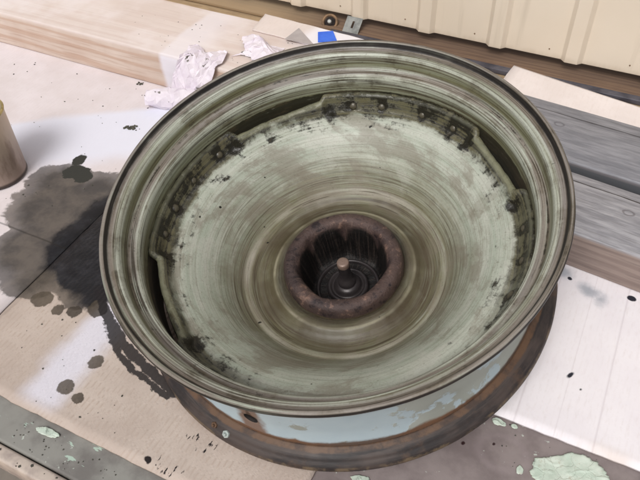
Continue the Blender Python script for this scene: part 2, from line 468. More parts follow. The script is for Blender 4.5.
def disc_pt(j, t_):
    a = math.degrees(t_)
    k = 0
    for c0, hw in SLOTS:
        k = max(k, sstep((hw + 1.0 - angd(a, c0)) / 2.6) * (1 - .55 * min(1, angd(a, c0) / hw) ** 2 * (1 if ((a - c0 + 180) % 360 - 180) * (-1 if c0 < 150 and c0 > 50 else 1) > 0 else .35)))
    r_, d_ = dp[j]
    if j < len(ds):
        r2, d2 = ds[j]
        r_ += (r2 - .012 * (1 if j < 9 else .4) - r_) * k; d_ += (d2 - d_) * k
        # metal pinched at slot ends
        for c0, hw in SLOTS:
            e = abs(angd(a, c0) - hw - .3)
            if e < 2.4 and 1 < j < 11: d_ -= .020 * (1 - e / 2.4) * (1 - abs(j - 5) / 6)
    if r_ > .765:                                # hammered, uneven rim of the disc
        r_ += .0035 * mnoise.noise(Vector((cos(t_) * 16, sin(t_) * 16, 2))) * (1 if k > .1 else .25); d_ += .004 * mnoise.noise(Vector((cos(t_) * 22, sin(t_) * 22, 6)))
    w = mnoise.noise(Vector((cos(t_) * 2, sin(t_) * 2, r_ * 3))) * .003 + mnoise.noise(Vector((cos(t_) * 8, sin(t_) * 8, r_ * 9))) * .0016
    return r_, d_ + w
V = []; F = []; G = []; GB = []; GL = []
nd = len(dp)
for i in range(SEG):
    t_ = 2 * pi * i / SEG; a = math.degrees(t_)
    near_slot = min(angd(a, c0) - hw for c0, hw in SLOTS)
    for j in range(nd):
        r_, d_ = disc_pt(j, t_)
        V.append((r_ * cos(t_) * S, r_ * sin(t_) * S, Z(d_) * S))
        g = 0.0
        if r_ > .72:
            g = .40 * sstep((r_ - .768) / .04) if near_slot > 0 else .30 * sstep((r_ - .768) / .03)
            for ra in RIV:
                dd = hypot(radians(angd(a, ra)) * .84, (r_ - .842) * .9)
                g = max(g, .30 + .42 * (1 - sstep((dd - .008) / .045)))
            for c0, hw in SLOTS:
                dd = hypot(radians(angd(a, c0) - hw - 1.5) * .8, (r_ - .81))
                g = max(g, .30 + .42 * (1 - sstep((dd - .008) / .055)))
            if r_ > .858: g = max(g, .55)
            g *= 1 - .9 * sstep((45 - angd(a, 275)) / 30)
            band_k = 1 - .9 * sstep((62 - angd(a, 282)) / 34)
        G.append(g); GL.append(1.0 if (j < 4 and near_slot < -1) else (.5 if (j < 3) else 0.0)); GB.append(band_k if r_ > .72 else 0)
for i in range(SEG):
    k = (i + 1) % SEG
    for j in range(nd - 1):
        F.append((i * nd + j, k * nd + j, k * nd + j + 1, i * nd + j + 1))
disc = pyd('disc', V, F, m_disc, wheel, True)
at = disc.data.attributes.new('grease', 'FLOAT', 'POINT')
at.data.foreach_set('value', G)
at = disc.data.attributes.new('band', 'FLOAT', 'POINT')
at.data.foreach_set('value', GB)
at = disc.data.attributes.new('lip', 'FLOAT', 'POINT')
at.data.foreach_set('value', GL)
sol = disc.modifiers.new('thickness', 'SOLIDIFY'); sol.thickness = .003; sol.offset = 1

# rivets
bm = bmesh.new()
RR = .0050
rings = [(1.25, 0), (1.15, .25), (1.0, .42), (.80, .66), (.5, .84), (.22, .92)]
vs = [[bm.verts.new((RR * a_ * cos(2 * pi * k / 14), RR * a_ * sin(2 * pi * k / 14), RR * b_)) for k in range(14)] for a_, b_ in rings]
for q_ in range(len(rings) - 1):
    for k in range(14): bm.faces.new((vs[q_][k], vs[q_][(k + 1) % 14], vs[q_ + 1][(k + 1) % 14], vs[q_ + 1][k]))
bm.faces.new(vs[-1])
riv_me = bpy.data.meshes.new('rivet'); bm.to_mesh(riv_me); bm.free()
riv_me.materials.append(m_rivet)
for p in riv_me.polygons: p.use_smooth = True
for a in RIV:
    o = bpy.data.objects.new('rivet', riv_me); col.objects.link(o); o.parent = wheel
    a += random.uniform(-.6, .6)
    t_ = radians(a)
    nrm = Vector((-cos(t_) * .85, -sin(t_) * .85, .52)).normalized()
    o.rotation_euler = nrm.to_track_quat('Z', 'Y').to_euler()
    o.location = (.8405 * S * cos(t_), .8405 * S * sin(t_), Z(.302) * S)
    s_ = random.uniform(.9, 1.15); o.scale = (s_, s_, s_)

# hub collar with its eight sided bore
hp = [(.300, .625), (.298, .600), (.2965, .575), (.295, .555), (.291, .537), (.285, .526), (.277, .519), (.264, .514), (.248, .513), (.236, .517), (.226, .526), (.219, .540), (.214, .562), (.210, .60), (.200, .68), (.190, .755), (.17, .772), (.13, .775), (.05, .775), (.002, .775)]
ho = [(.002, .80), (.12, .80), (.19, .79), (.23, .75), (.26, .72), (.29, .66)]
def hub_r(j, t_, r_, z_):
    if 10 <= j <= 16:
        ph = (t_ + .25) % (pi / 3.5) - pi / 7
        octo = cos(pi / 7) / cos(ph)
        k = [.25, .45, .7, .9, 1, 1, 1][j - 10]
        r_ = r_ * (1 + k * (octo * 1.055 - 1))
    w = .0022 * mnoise.noise(Vector((cos(t_) * 3, sin(t_) * 3, z_ * 5))) + .0008 * mnoise.noise(Vector((cos(t_) * 14, sin(t_) * 14, z_ * 9)))
    return max(r_ + (w if r_ > .02 else 0), .001), z_ + w
lathe('hub', [(a_, Z(b_)) for a_, b_ in hp + ho], m_hub, wheel, 192, True, None, hub_r, True, S)
lathe('bearing_ring', [(a_, Z(b_)) for a_, b_ in [(.165, .774), (.163, .758), (.156, .752), (.148, .756), (.146, .774)]], m_oily, wheel, 64, False, None, None, True, S)
lathe('bearing_cap', [(a_, Z(b_)) for a_, b_ in [(.108, .774), (.106, .752), (.097, .742), (.088, .746), (.082, .758), (.074, .760), (.070, .742), (.060, .728), (.044, .722), (.030, .72)]], m_oily, wheel, 64, False, None, None, True, S)
sp = lathe('spindle_bolt', [(a_, Z(b_)) for a_, b_ in [(.046, .724), (.045, .690), (.031, .684), (.030, .62), (.0305, .615), (.0305, .575)]], m_oily, wheel, 40, False, None, None, True, S)
lathe('bolt_tip', [(a_, Z(b_)) for a_, b_ in [(.0307, .574), (.0312, .562), (.0302, .549), (.0262, .544), (.016, .5425), (.001, .542)]], m_tip, sp, 32, False, None, None, True, S)

# two small fixings on the lower flange
def fixing(a, rad, d_, size, m_, nm):
    bm = bmesh.new()
    bmesh.ops.create_cone(bm, cap_ends=True, segments=6, radius1=size, radius2=size * .92, depth=size * .8)
    res = bmesh.ops.create_cone(bm, cap_ends=True, segments=14, radius1=size * .45, radius2=size * .40, depth=size * .8)
    bmesh.ops.translate(bm, verts=res['verts'], vec=(0, 0, size * .55))
    bmesh.ops.bevel(bm, geom=list(bm.edges), offset=size * .08, segments=1, affect='EDGES')
    me = bpy.data.meshes.new(nm); bm.to_mesh(me); bm.free()
    o = link(nm, me, m_, wheel)
    t_ = radians(a)
    o.location = (rad * S * cos(t_), rad * S * sin(t_), Z(d_) * S)
    o.rotation_euler = Vector((cos(t_) * .6, sin(t_) * .6, .7)).to_track_quat('Z', 'Y').to_euler()
    return o
fixing(-122, .978, .556, .0042, m_zinc, 'flange_nut')
fixing(-126, .974, .552, .0036, m_flange, 'flange_nut')

# ------------------------------------------------------------------ setting materials
t = NT('bench_metal')                           # origin at world zero
x_, y_, z_ = t.xyz()
pn = t.noise(t.obj, 22, 6, .62); pf = t.noise(t.obj, 120, 5, .6); big = t.noise(t.obj, 6, 3, .5)
mauve = t.mix(t.ss(pn, .35, .65), srgb(118, 107, 106), srgb(140, 129, 127))
green = t.mix(t.ss(pn, .35, .62), srgb(112, 108, 104), srgb(138, 136, 130))
c = t.mix(t.ss(x_, .06, -.04), mauve, green)
scr = t.noise(t.scl(t.warp(t.obj, .03, 12), (1, 3, 1)), 40, 3, .7)
c = t.mix(t.mul(t.ss(scr, .64, .68), t.ss(x_, .06, -.04)), c, srgb(168, 186, 172))
c = t.mix(t.mul(t.ss(pf, .66, .72), .8), c, srgb(190, 196, 186))
ringd = t.m('ABSOLUTE', t.blob(t.warp(t.obj, .01, 30), .214, -.108, .022, .8))
c = t.mix(t.mul(t.ss(ringd, .008, .0), .16), c, srgb(170, 156, 158))
sp_ = t.union(t.warp(t.obj, .006, 60), [(.168, -.106, .0032), (.1655, -.118, .0022), (.178, -.114, .0018), (.205, -.103, .0016)])
c = t.mix(t.ss(sp_, .0006, -.0006), c, srgb(48, 30, 30))
tan = t.mix(t.ss(t.noise(t.scl(t.obj, (6, 40, 1)), 4, 5, .6), .35, .65), srgb(158, 136, 108), srgb(180, 158, 128))
c = t.mix(t.ss(y_, .50, .51), c, tan)
c = t.mix(t.mul(t.band(x_, -.344, .012, .004), t.ss(y_, -.262, -.25)), c, srgb(30, 26, 24))
m_bench = t.out(c, t.add(.32, t.mul(pn, .3)), 0, t.bump(t.add(pn, t.mul(pf, .5)), .2, .002), .4)

def mat_cardboard(name, base, base2, feats, flute=.0062, bmp=.07):
    """object origin is the world origin, so x / y below are metres on the bench"""
    t = NT(name)
    x_, y_, z_ = t.xyz()
    pn = t.noise(t.obj, 14, 5, .6); pf = t.noise(t.scl(t.obj, (1, .25, 1)), 260, 4, .6)
    c = t.mix(t.ss(pn, .3, .7), base, base2)
    wv_ = t.noise(t.scl(t.obj, (1, .35, 1)), 70, 4, .65); brk = t.ss(t.noise(t.scl(t.obj, (1, 2.2, 1)), 55, 3, .6), .36, .6)
    wav = t.mul(t.m('SINE', t.mul(t.add(x_, t.mul(wv_, .005)), 2 * pi / flute)), brk)
    c = t.mix(t.mul(t.ss(wav, .2, 1.0), t.add(bmp * .3, t.mul(t.ss(pn, .4, .7), bmp * .5))), c, srgb(150, 118, 92))
    c = t.mix(t.mul(t.ss(pf, .5, .8), .12), c, srgb(176, 152, 132))
    h = t.add(t.mul(wav, .5), t.mul(pf, .3))
    rough = .85
    c, h, rough = feats(t, c, h, x_, y_)
    return t.out(c, rough, 0, t.bump(h, bmp, .0016), .25)

def specks(t, c, dens=.74, colr=(.06, .055, .05)):
    s_ = t.noise(t.warp(t.obj, .004, 120), 105, 2, .5)
    m_ = t.noise(t.obj, 7, 2, .5)
    return t.mix(t.mul(t.ss(t.add(s_, t.mul(t.sub(m_, .5), .25)), dens, dens + .03), .8), c, colr)

STAIN = [(-.405, -.02, .072, .9), (-.43, .015, .058, .8), (-.375, -.085, .062, 1.0), (-.345, -.125, .042, 1.0), (-.37, .03, .05, .8), (-.31, -.05, .06, 1.0), (-.285, -.10, .045, 1.0), (-.44, -.045, .03, 1.0), (-.33, .02, .06)]
CORE = [(-.325, -.055, .045, 1.3), (-.290, -.085, .046, 1.0), (-.262, -.112, .026, 1.0), (-.27, -.06, .05), (-.31, .0, .06)]
BLOBS = [(-.31, -.153, .013, .9), (-.283, -.157, .008), (-.264, -.152, .0085), (-.197, -.195, .0085, 1.1), (-.205, -.2325, .0095, 1.0), (-.185, -.2372, .0075, .8), (-.243, -.137, .012)]
def oil(t, c, h, x_, y_):
    wv = t.warp(t.warp(t.warp(t.obj, .045, 12, 3), .020, 42, 5), .008, 130, 4)
    d1 = t.union(wv, STAIN); d2 = t.union(wv, CORE)
    m1 = t.mul(t.ss(d1, .001, -.003), t.add(.82, t.mul(t.ss(d1, .0, -.03), .18))); m2 = t.ss(d2, .004, -.006)
    pn = t.noise(t.obj, 45, 6, .7)
    dk = t.ss(t.noise(t.warp(t.obj, .02, 20), 16, 5, .65), .36, .62)
    c = t.mix(t.mul(m1, .93), c, t.mix(dk, srgb(88, 80, 71), srgb(50, 46, 41)))
    c = t.mix(t.mul(m2, .95), c, t.mix(t.ss(pn, .4, .75), srgb(30, 30, 34), srgb(52, 52, 57)))
    d3 = t.union(t.warp(t.warp(t.obj, .009, 60, 4), .005, 170, 3), BLOBS)
    c = t.mix(t.mul(t.ss(d3, .0006, -.0010), .9), c, t.mix(dk, srgb(92, 82, 70), srgb(62, 55, 48)))
    # the ragged arcs left where the wheel was dragged round
    w4 = t.warp(t.obj, .010, 45, 5)
    a1 = t.chain(w4, [(-.262, -.112), (-.245, -.125), (-.213, -.150), (-.18, -.166), (-.143, -.178), (-.100, -.190)])
    a2 = t.chain(w4, [(-.222, -.146), (-.20, -.162), (-.18, -.176), (-.147, -.188), (-.105, -.197)])
    seg = 1.0
    rg = t.noise(t.obj, 70, 4, .7)
    am = t.mx(t.ss(t.add(a1, t.mul(t.sub(rg, .5), .012)), .0068, .0050), t.ss(t.add(a2, t.mul(t.sub(rg, .5), .016)), .0052, .0032))
    c = t.mix(t.mul(am, .93), c, srgb(38, 35, 37))
    wet = t.mx(m2, t.mul(am, .7))
    return c, h, t.sub(.85, t.mul(wet, .50)), t.mx(m1, m2)

def feats_front(t, c, h, x_, y_):
    n1 = t.noise(t.obj, 9, 4, .6)
    w = t.ss(t.m('ABSOLUTE', t.add(t.sub(x_, -.222), t.mul(t.sub(n1, .5), .06))), .034, .008)
    w = t.mul(w, t.ss(y_, -.27, -.25))
    c = t.mix(t.mul(w, .75), c, srgb(226, 224, 236))
    c, h, rough, st = oil(t, c, h, x_, y_)
    # scratchy black tread marks near the front edge
    mk = t.noise(t.scl(t.warp(t.obj, .004, 60), (260, 70, 1)), 1.0, 3, .6)
    zone = t.mx(t.ss(t.blob(t.obj, -.045, -.226, .022, .55), .004, -.008), t.ss(t.blob(t.obj, -.06, -.258, .024, .42, -.15), .004, -.008))
    c = t.mix(t.mul(t.ss(t.add(mk, t.mul(zone, .16)), .74, .78), zone), c, srgb(44, 38, 38))
    b_ = t.union(t.warp(t.obj, .006, 90), [(-.0805, -.2610, .0045, .7, -.5)])
    c = t.mix(t.ss(b_, .0008, -.0008), c, srgb(40, 34, 34))
    return specks(t, c, .80), h, rough
def feats_rear(t, c, h, x_, y_):
    n1 = t.noise(t.obj, 7, 4, .6)
    line = t.add(t.sub(y_, t.add(.135, t.mul(t.sub(x_, -.55), .75))), t.mul(t.sub(n1, .5), .05))     # edge of the sprayed patch
    band = t.mul(t.ss(line, .012, -.012), t.ss(line, -.19, -.13))
    c = t.mix(t.mul(band, .8), c, srgb(226, 228, 242))
    c, h, rough, st = oil(t, c, h, x_, y_)
    db = t.union(t.warp(t.obj, .016, 60), [(-.432, .045, .020, .8, .5), (-.446, .068, .009, 1.5), (-.415, .040, .012)])
    c = t.mix(t.ss(db, .0008, -.001), c, srgb(58, 58, 54))
    cr = t.m('ABSOLUTE', t.add(t.sub(y_, -.0775), t.mul(t.sub(n1, .5), .004)))
    c = t.mix(t.mul(t.ss(cr, .0022, .0), .55), c, srgb(40, 36, 32))
    return specks(t, c, .79), h, rough
def feats_right(t, c, h, x_, y_):
    n1 = t.noise(t.obj, 9, 4, .6)
    cr = t.mx(t.mx(t.ss(t.m('ABSOLUTE', t.sub(x_, .2885)), .0016, .0), t.ss(t.m('ABSOLUTE', t.sub(x_, .2145)), .0016, .0)), t.mul(t.ss(t.m('ABSOLUTE', t.sub(x_, .2525)), .001, 0), .6))
    c = t.mix(t.mul(cr, .25), c, srgb(176, 160, 166))
    gs = t.union(t.warp(t.obj, .014, 30), [(.214, .142, .014, .8), (.246, .127, .014, .75, -.4), (.262, .118, .008)])
    gm = t.ss(t.add(gs, t.mul(t.sub(t.noise(t.obj, 40, 5, .7), .5), .02)), .006, -.010)
    c = t.mix(t.mul(gm, .75), c, srgb(150, 156, 166))
    wsp = t.ss(t.noise(t.obj, 150, 2, .5), .70, .74)
    c = t.mix(t.mul(wsp, gm), c, srgb(232, 232, 236))
    b_ = t.union(t.warp(t.obj, .004, 70), [(.2925, .1345, .0052, .8), (.224, .1355, .0026), (.2525, .0025, .0022, 2.2, -.5), (.2655, -.010, .001, 1.5)])
    c = t.mix(t.ss(b_, .0006, -.0008), c, srgb(44, 44, 54))
    c = t.mix(t.mul(t.ss(y_, -.055, -.072), t.mul(t.ss(n1, .5, .7), .4)), c, srgb(216, 196, 176))
    return specks(t, c, .80, (.2, .19, .19)), t.add(h, t.mul(cr, -3.0)), .8
m_card_front = mat_cardboard('tan_cardboard_stained', srgb(184, 168, 157), srgb(197, 182, 171), feats_front, .0058, .34)
m_card_rear = mat_cardboard('pale_cardboard_stained', srgb(216, 206, 206), srgb(226, 217, 219), feats_rear)
m_card_right = mat_cardboard('white_cardboard', srgb(236, 230, 234), srgb(242, 237, 240), feats_right)
def feats_plain(t, c, h, x_, y_): return specks(t, c, .82, (.3, .27, .25)), h, .8
m_card_back = mat_cardboard('cream_cardboard', srgb(222, 212, 208), srgb(230, 221, 218), feats_plain, .009)
def feats_sheet(t, c, h, x_, y_):
    n1 = t.noise(t.obj, 8, 3, .5)
    f = t.ss(t.add(x_, t.add(t.mul(y_, -.3), t.mul(t.sub(n1, .5), .02))), -.400, -.375)
    c = t.mix(f, c, srgb(230, 226, 230))
    return specks(t, c, .82, (.3, .27, .25)), h, .8
m_card_sheet = mat_cardboard('half_sprayed_cardboard', srgb(212, 200, 194), srgb(220, 208, 202), feats_sheet, .009)

def mat_wood(name, c0, c1, c2, feats=None, ring=26.0, rough=.7):
    t = NT(name)
    x_, y_, z_ = t.xyz()
    w = t.warp(t.scl(t.obj, (.12, 1, 1)), .03, 14, 3)
    wx, wy, wz = t.xyz(w)
    rad = t.m('SQRT', t.add(t.m('POWER', t.sub(wy, .03), 2.0), t.m('POWER', t.add(wz, .05), 2.0)))
    gr = t.m('SINE', t.mul(rad, 2 * pi * ring * 6))
    pf = t.noise(t.scl(t.obj, (4, 90, 90)), 3, 5, .6); pn = t.noise(t.obj, 9, 4, .6)
    c = t.mix(t.ss(gr, -.2, .95), c0, c1)
    c = t.mix(t.mul(t.ss(pf, .48, .72), .6), c, c2)
    c = t.mix(t.mul(t.ss(pn, .45, .7), .3), c, c2)
    h = t.add(t.mul(gr, .2), pf)
    if feats: c = feats(t, c, x_, y_, z_)
    return t.out(c, rough, 0, t.bump(h, .25, .0012), .3)
def timber_f(t, c, x_, y_, z_):                 # local origin at the beam's centre (x = -.775)
    n1 = t.noise(t.obj, 10, 4, .6)
    wx = t.add(x_, t.mul(t.sub(n1, .5), .03))
    f = t.mul(t.ss(wx, .327, .337), t.ss(t.add(wx, t.mul(y_, .0)), .405, .36))
    c = t.mix(t.mul(f, .8), c, srgb(228, 226, 236))
    top = t.mul(t.ss(z_, .055, .061), t.ss(t.noise(t.obj, 7, 4, .6), .62, .40))
    c = t.mix(t.mul(t.ss(z_, .055, .061), .55), c, srgb(222, 211, 208))
    c = t.mix(t.mul(top, .8), c, srgb(228, 219, 218))
    return c
m_timber = mat_wood('fir_timber', srgb(208, 192, 180), srgb(196, 172, 156), srgb(172, 142, 124), timber_f, 14)
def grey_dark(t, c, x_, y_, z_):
    return t.mix(t.ss(z_, .050, .044), t.mix(.35, grey_f(t, c, x_, y_, z_), srgb(84, 86, 94)), srgb(82, 84, 88))  # lower sides coloured dark to paint the shade in the plank gap
def grey_f(t, c, x_, y_, z_):
    n1 = t.noise(t.scl(t.obj, (2, 16, 16)), 7, 6, .7); n2 = t.noise(t.scl(t.obj, (8, 120, 120)), 3, 5, .6); n3 = t.noise(t.obj, 6, 3, .5)
    top = t.ss(z_, .046, .0515)
    g = t.mix(t.ss(n1, .35, .65), srgb(130, 131, 137), srgb(170, 170, 175))
    g = t.mix(t.mul(t.ss(n2, .50, .66), .4), g, srgb(100, 100, 104))
    crk = t.m('ABSOLUTE', t.sub(y_, t.add(.036, t.mul(t.sub(n1, .5), .006))))
    g = t.mix(t.mul(t.ss(crk, .0016, .0004), t.ss(x_, -.33, -.27)), g, srgb(40, 38, 42))
    kn = t.blob(t.warp(t.obj, .006, 40), -.205, .012, .006, .7)
    g = t.mix(t.mul(t.ss(t.m('ABSOLUTE', kn), .0022, .0004), .6), g, srgb(84, 80, 84))
    g = t.mix(t.mul(t.ss(t.add(n3, t.mul(t.sub(n1, .5), .6)), .5, .72), .55), g, srgb(200, 195, 199))
    return t.mix(t.mul(top, .9), c, g)
m_grey = mat_wood('grey_weathered_wood', srgb(150, 134, 126), srgb(136, 120, 113), srgb(106, 94, 90), grey_f, 22, .55)
def sill_f(t, c, x_, y_, z_):
    return t.mix(t.mul(t.ss(x_, -.10, -.30), .75), c, srgb(164, 142, 112))
m_far = mat_wood('grey_wood_gap_shade', srgb(150, 140, 140), srgb(130, 120, 120), srgb(100, 92, 92), grey_dark, 22, .55)
m_sill = mat_wood('brown_sill_wood', srgb(118, 96, 78), srgb(106, 85, 70), srgb(80, 63, 55), sill_f, 20, .75)

t = NT('cream_siding')
x_, y_, z_ = t.xyz()
n1 = t.noise(t.scl(t.obj, (40, 40, 2.5)), 1.0, 4, .6); n2 = t.noise(t.obj, 5, 3, .5)
c = t.mix(t.ss(n2, .35, .65), srgb(220, 206, 187), srgb(226, 213, 195))
c = t.mix(t.mul(t.ss(n1, .55, .75), .35), c, srgb(186, 172, 152))
c = t.mix(t.mul(t.ss(t.add(z_, t.mul(t.sub(n1, .5), .02)), .030, .018), .35), c, srgb(170, 152, 128))
m_wall = t.out(c, .5, 0, t.bump(n2, .05, .002), .4)
m_steel = simple('dark_angle_steel', srgb(62, 60, 68), srgb(92, 90, 98), 30, .5, .2)
m_brk = simple('galvanised_steel', srgb(150, 152, 150), srgb(196, 198, 194), 60, .45, .3)
m_iron = simple('rusty_iron', srgb(96, 76, 58), srgb(140, 112, 84), 80, .6, .2)
m_dark = simple('dark_recess', srgb(34, 30, 30), srgb(52, 46, 46), 80, .7)
m_blue_tape = simple('blue_tape', srgb(40, 96, 214), srgb(56, 112, 226), 40, .5, 0, .1)
m_grey_paper = simple('grey_paper', srgb(164, 156, 154), srgb(176, 168, 166), 30, .8, 0, .1)
m_trim = simple('cream_trim', srgb(196, 182, 170), srgb(168, 154, 146), 60, .5)
m_lower = simple('tan_board', srgb(176, 148, 120), srgb(150, 122, 96), 20, .7)
m_ground = simple('dusty_concrete', srgb(150, 140, 130), srgb(128, 120, 112), 8, .9)
m_can = None
t = NT('used_tin')
x_, y_, z_ = t.xyz()
pn = t.noise(t.scl(t.obj, (1, 1, .3)), 60, 5, .6)
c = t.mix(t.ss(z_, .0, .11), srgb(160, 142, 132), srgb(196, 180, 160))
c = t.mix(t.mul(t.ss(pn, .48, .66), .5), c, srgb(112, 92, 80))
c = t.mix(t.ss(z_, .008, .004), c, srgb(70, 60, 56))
m_can = t.out(c, .38, .35, t.bump(pn, .1, .001))
m_canrim = simple('brass_rim', srgb(190, 172, 120), srgb(160, 142, 96), 90, .4, .5)
t = NT('paper_towel')
pn = t.noise(t.obj, 40, 5, .6)
c = t.mix(t.ss(pn, .35, .65), srgb(216, 206, 216), srgb(228, 220, 226))
oilp = t.ss(t.noise(t.warp(t.obj, .008, 50), 48, 3, .6), .625, .65)
low = t.attr('dirt')
c = t.mix(t.mul(oilp, .85), c, srgb(88, 84, 72))
c = t.mix(t.ss(t.add(low, t.mul(t.sub(t.noise(t.obj, 90, 4, .6), .5), 1.3)), .55, .75), c, srgb(92, 88, 78))
m_paper = t.out(c, .9, 0, t.bump(t.noise(t.obj, 160, 4, .6), .25, .001), .2)
t = NT('mint_flake')
pn = t.noise(t.warp(t.obj, .01, 40), 50, 5, .6)
vo = t.n.new('ShaderNodeTexVoronoi'); vo.feature = 'DISTANCE_TO_EDGE'; vo.inputs['Scale'].default_value = 70; t.put(vo.inputs['Vector'], t.warp(t.obj, .012, 60))
ck = t.ss(vo.outputs['Distance'], .045, .0)
c = t.mix(t.ss(pn, .3, .7), srgb(188, 203, 188), srgb(216, 224, 212))
c = t.mix(t.mul(t.mul(ck, .3), t.ss(pn, .45, .6)), c, srgb(150, 152, 132))
c = t.mix(t.mul(t.ss(t.noise(t.obj, 90, 4, .7), .58, .68), .5), c, srgb(166, 160, 136))
pn = t.sub(pn, t.mul(ck, .25))
m_mint = t.out(c, .45, 0, t.bump(pn, .5, .002), .4)
m_mint_edge = simple('mint_flake_edge', srgb(206, 204, 170), srgb(150, 140, 110), 80, .6)
m_debris = simple('dry_debris', srgb(60, 60, 54), srgb(92, 90, 80), 200, .9)

# ------------------------------------------------------------------ setting
ground = pyd('ground', [(-30, -30, -.80), (30, -30, -.80), (30, 30, -.80), (-30, 30, -.80)], [(0, 1, 2, 3)], m_ground)
tag(ground, kind='structure')
bench = box('bench_top', -1.6, 1.6, -.306, .72, -.030, -.0045, m_bench, None, .003)
bench.location = (0, 0, 0); bench.data.transform(Matrix.Translation((0, (-.306 + .72) / 2, -.030)))
tag(bench, kind='structure')

def sheet(name, pts, z0, th, mats, label, cat, curl=0.0, seed=0, nx=40, group=None):
    """cardboard sheet from a 4-corner outline (ccw from front-left), gently warped, with real thickness; object coords = world"""
    P0, P1, P2, P3 = [Vector(p) for p in pts]
    ny = nx; V = []; F = []
    for i in range(nx + 1):
        for j in range(ny + 1):
            u, v = i / nx, j / ny
            p = (P0 * (1 - u) + P1 * u) * (1 - v) + (P3 * (1 - u) + P2 * u) * v
            z = z0 + curl * (.5 + .5 * mnoise.noise(Vector((p.x * 9, p.y * 9, seed))))
            if i in (0, nx) or j in (0, ny):
                p = p + Vector((mnoise.noise(Vector((p.x * 60, p.y * 60, 4))), mnoise.noise(Vector((p.x * 60, p.y * 60, 9))))) * .0012
            V.append((p.x, p.y, z))
    for i in range(nx):
        for j in range(ny):
            a = i * (ny + 1) + j
            F.append((a, a + ny + 1, a + ny + 2, a + 1))
    o = pyd(name, V, F, mats, None, True)
    s = o.modifiers.new('thickness', 'SOLIDIFY'); s.thickness = th; s.offset = -1
    tag(o, label, cat, group)
    return o
# the seam between the two stained sheets runs away from the camera at x = -0.346
sheet('cardboard_sheet', [(-.3350, -.2695), (.066, -.2685), (.060, .262), (-.3485, .262)], 0, .0035, m_card_front,
      'tan corrugated cardboard sheet under the wheel with oil blobs and black drag arcs', 'cardboard', 0, 1, 48)
sheet('cardboard_sheet', [(-1.30, -.2715), (-.3385, -.2695), (-.3525, .5), (-1.30, .5)], 0, .0035, m_card_rear,
      'pale cardboard sheet left of the dark seam, half soaked with brown oil below the tin', 'cardboard', 0, 2, 48)
sheet('cardboard_sheet', [(.120, -.0735), (.62, -.0725), (.62, .42), (.120, .42)], 0, .0035, m_card_right,
      'whitish cardboard sheet running under the grey planks, with grey spray marks', 'cardboard', .0006, 3, 48)
sheet('cardboard_sheet', [(.0300, .4195), (.75, .352), (.765, .42), (.043, .5630)], .0052, .003, m_card_back,
      'cream cardboard sheet lying behind the grey planks below the siding', 'cardboard', .001, 4)
sheet('cardboard_sheet', [(-.3475, .396), (-.09, .382), (-.088, .434), (-.3551, .4505)], .0658, .003, m_card_sheet,
      'half beige half white cardboard strip lying on the timber, with blue tape on it', 'cardboard', 0, 5)

# timber and planks
tim = box('timber_beam', -1.20, -.12, .2755, .4300, 0.0004, .0625, m_timber, None, .003, 3, .0008, 30)
tim.location.x = -.775; tim.data.transform(Matrix.Translation((.115, 0, 0)))
tag(tim, 'thick pale fir timber lying at the back left, partly sprayed white near the wheel', 'timber')
near = box('wood_plank', .172, .75, .1525, .2570, .0008, .0527, m_grey, None, .0025, 2, .0008, 24)
near.rotation_euler = (0, 0, radians(-6.4)); near.location = (.465, .1795, .0008)
tag(near, 'grey plank nearest the wheel with its brown front face showing', 'plank')
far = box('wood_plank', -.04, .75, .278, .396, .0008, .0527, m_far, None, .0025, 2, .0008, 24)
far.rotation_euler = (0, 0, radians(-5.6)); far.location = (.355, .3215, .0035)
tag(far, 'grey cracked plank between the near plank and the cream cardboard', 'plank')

# siding wall with pressed ribs
RIBX = [-.244 + .1235 * k for k in range(-6, 9)]
def wall_profile():
    pts = [(-1.30, 0)]
    for rx in RIBX:
        pts += [(rx - .0165, 0), (rx - .0095, -.0075), (rx + .0095, -.0075), (rx + .0165, 0)]
    pts.append((1.0, 0)); return pts
WY, WZ = .588, .020
pr = wall_profile()
wall = empty('siding_wall', (0, WY, 0))
tag(wall, 'cream ribbed metal siding wall hanging behind the bench', 'wall')
V = []; F = []
hs_ = [WZ, .10, .4, 1.0]
for (x0, y0) in pr:
    for h_ in hs_: V.append((x0, y0, h_ + .0))
nh = len(hs_)
for i in range(len(pr) - 1):
    for j in range(nh - 1):
        a = i * nh + j
        F.append((a, a + nh, a + nh + 1, a + 1))
w_ = pyd('siding_sheet', V, F, m_wall, wall)
s = w_.modifiers.new('thickness', 'SOLIDIFY'); s.thickness = .0012; s.offset = 0
b_ = w_.modifiers.new('bevel', 'BEVEL'); b_.width = .002; b_.segments = 2; b_.limit_method = 'ANGLE'; b_.angle_limit = radians(25)
bm = bmesh.new(); bmesh.ops.create_uvsphere(bm, u_segments=10, v_segments=6, radius=.0012)
bmesh.ops.scale(bm, vec=(1, .6, 1), verts=bm.verts)
scr_me = bpy.data.meshes.new('screw'); bm.to_mesh(scr_me); bm.free(); scr_me.materials.append(m_iron)
for rx in RIBX[5:11]:
    o = bpy.data.objects.new('screw', scr_me); col.objects.link(o); o.parent = wall
    o.location = (rx + .086, -.0012, WZ + .014)
sill = box('sill_board', -1.3, 1.0, .557, .715, -.004, .003, m_sill, None, .0015)
tag(sill, 'brown weathered board on the bench beneath the siding edge', 'board')
ang = box('steel_angle', -.285, 1.0, .5425, .5565, -.004, .0042, m_steel, None, .001)
tag(ang, 'dark steel strip along the front of the brown board', 'steel strip')

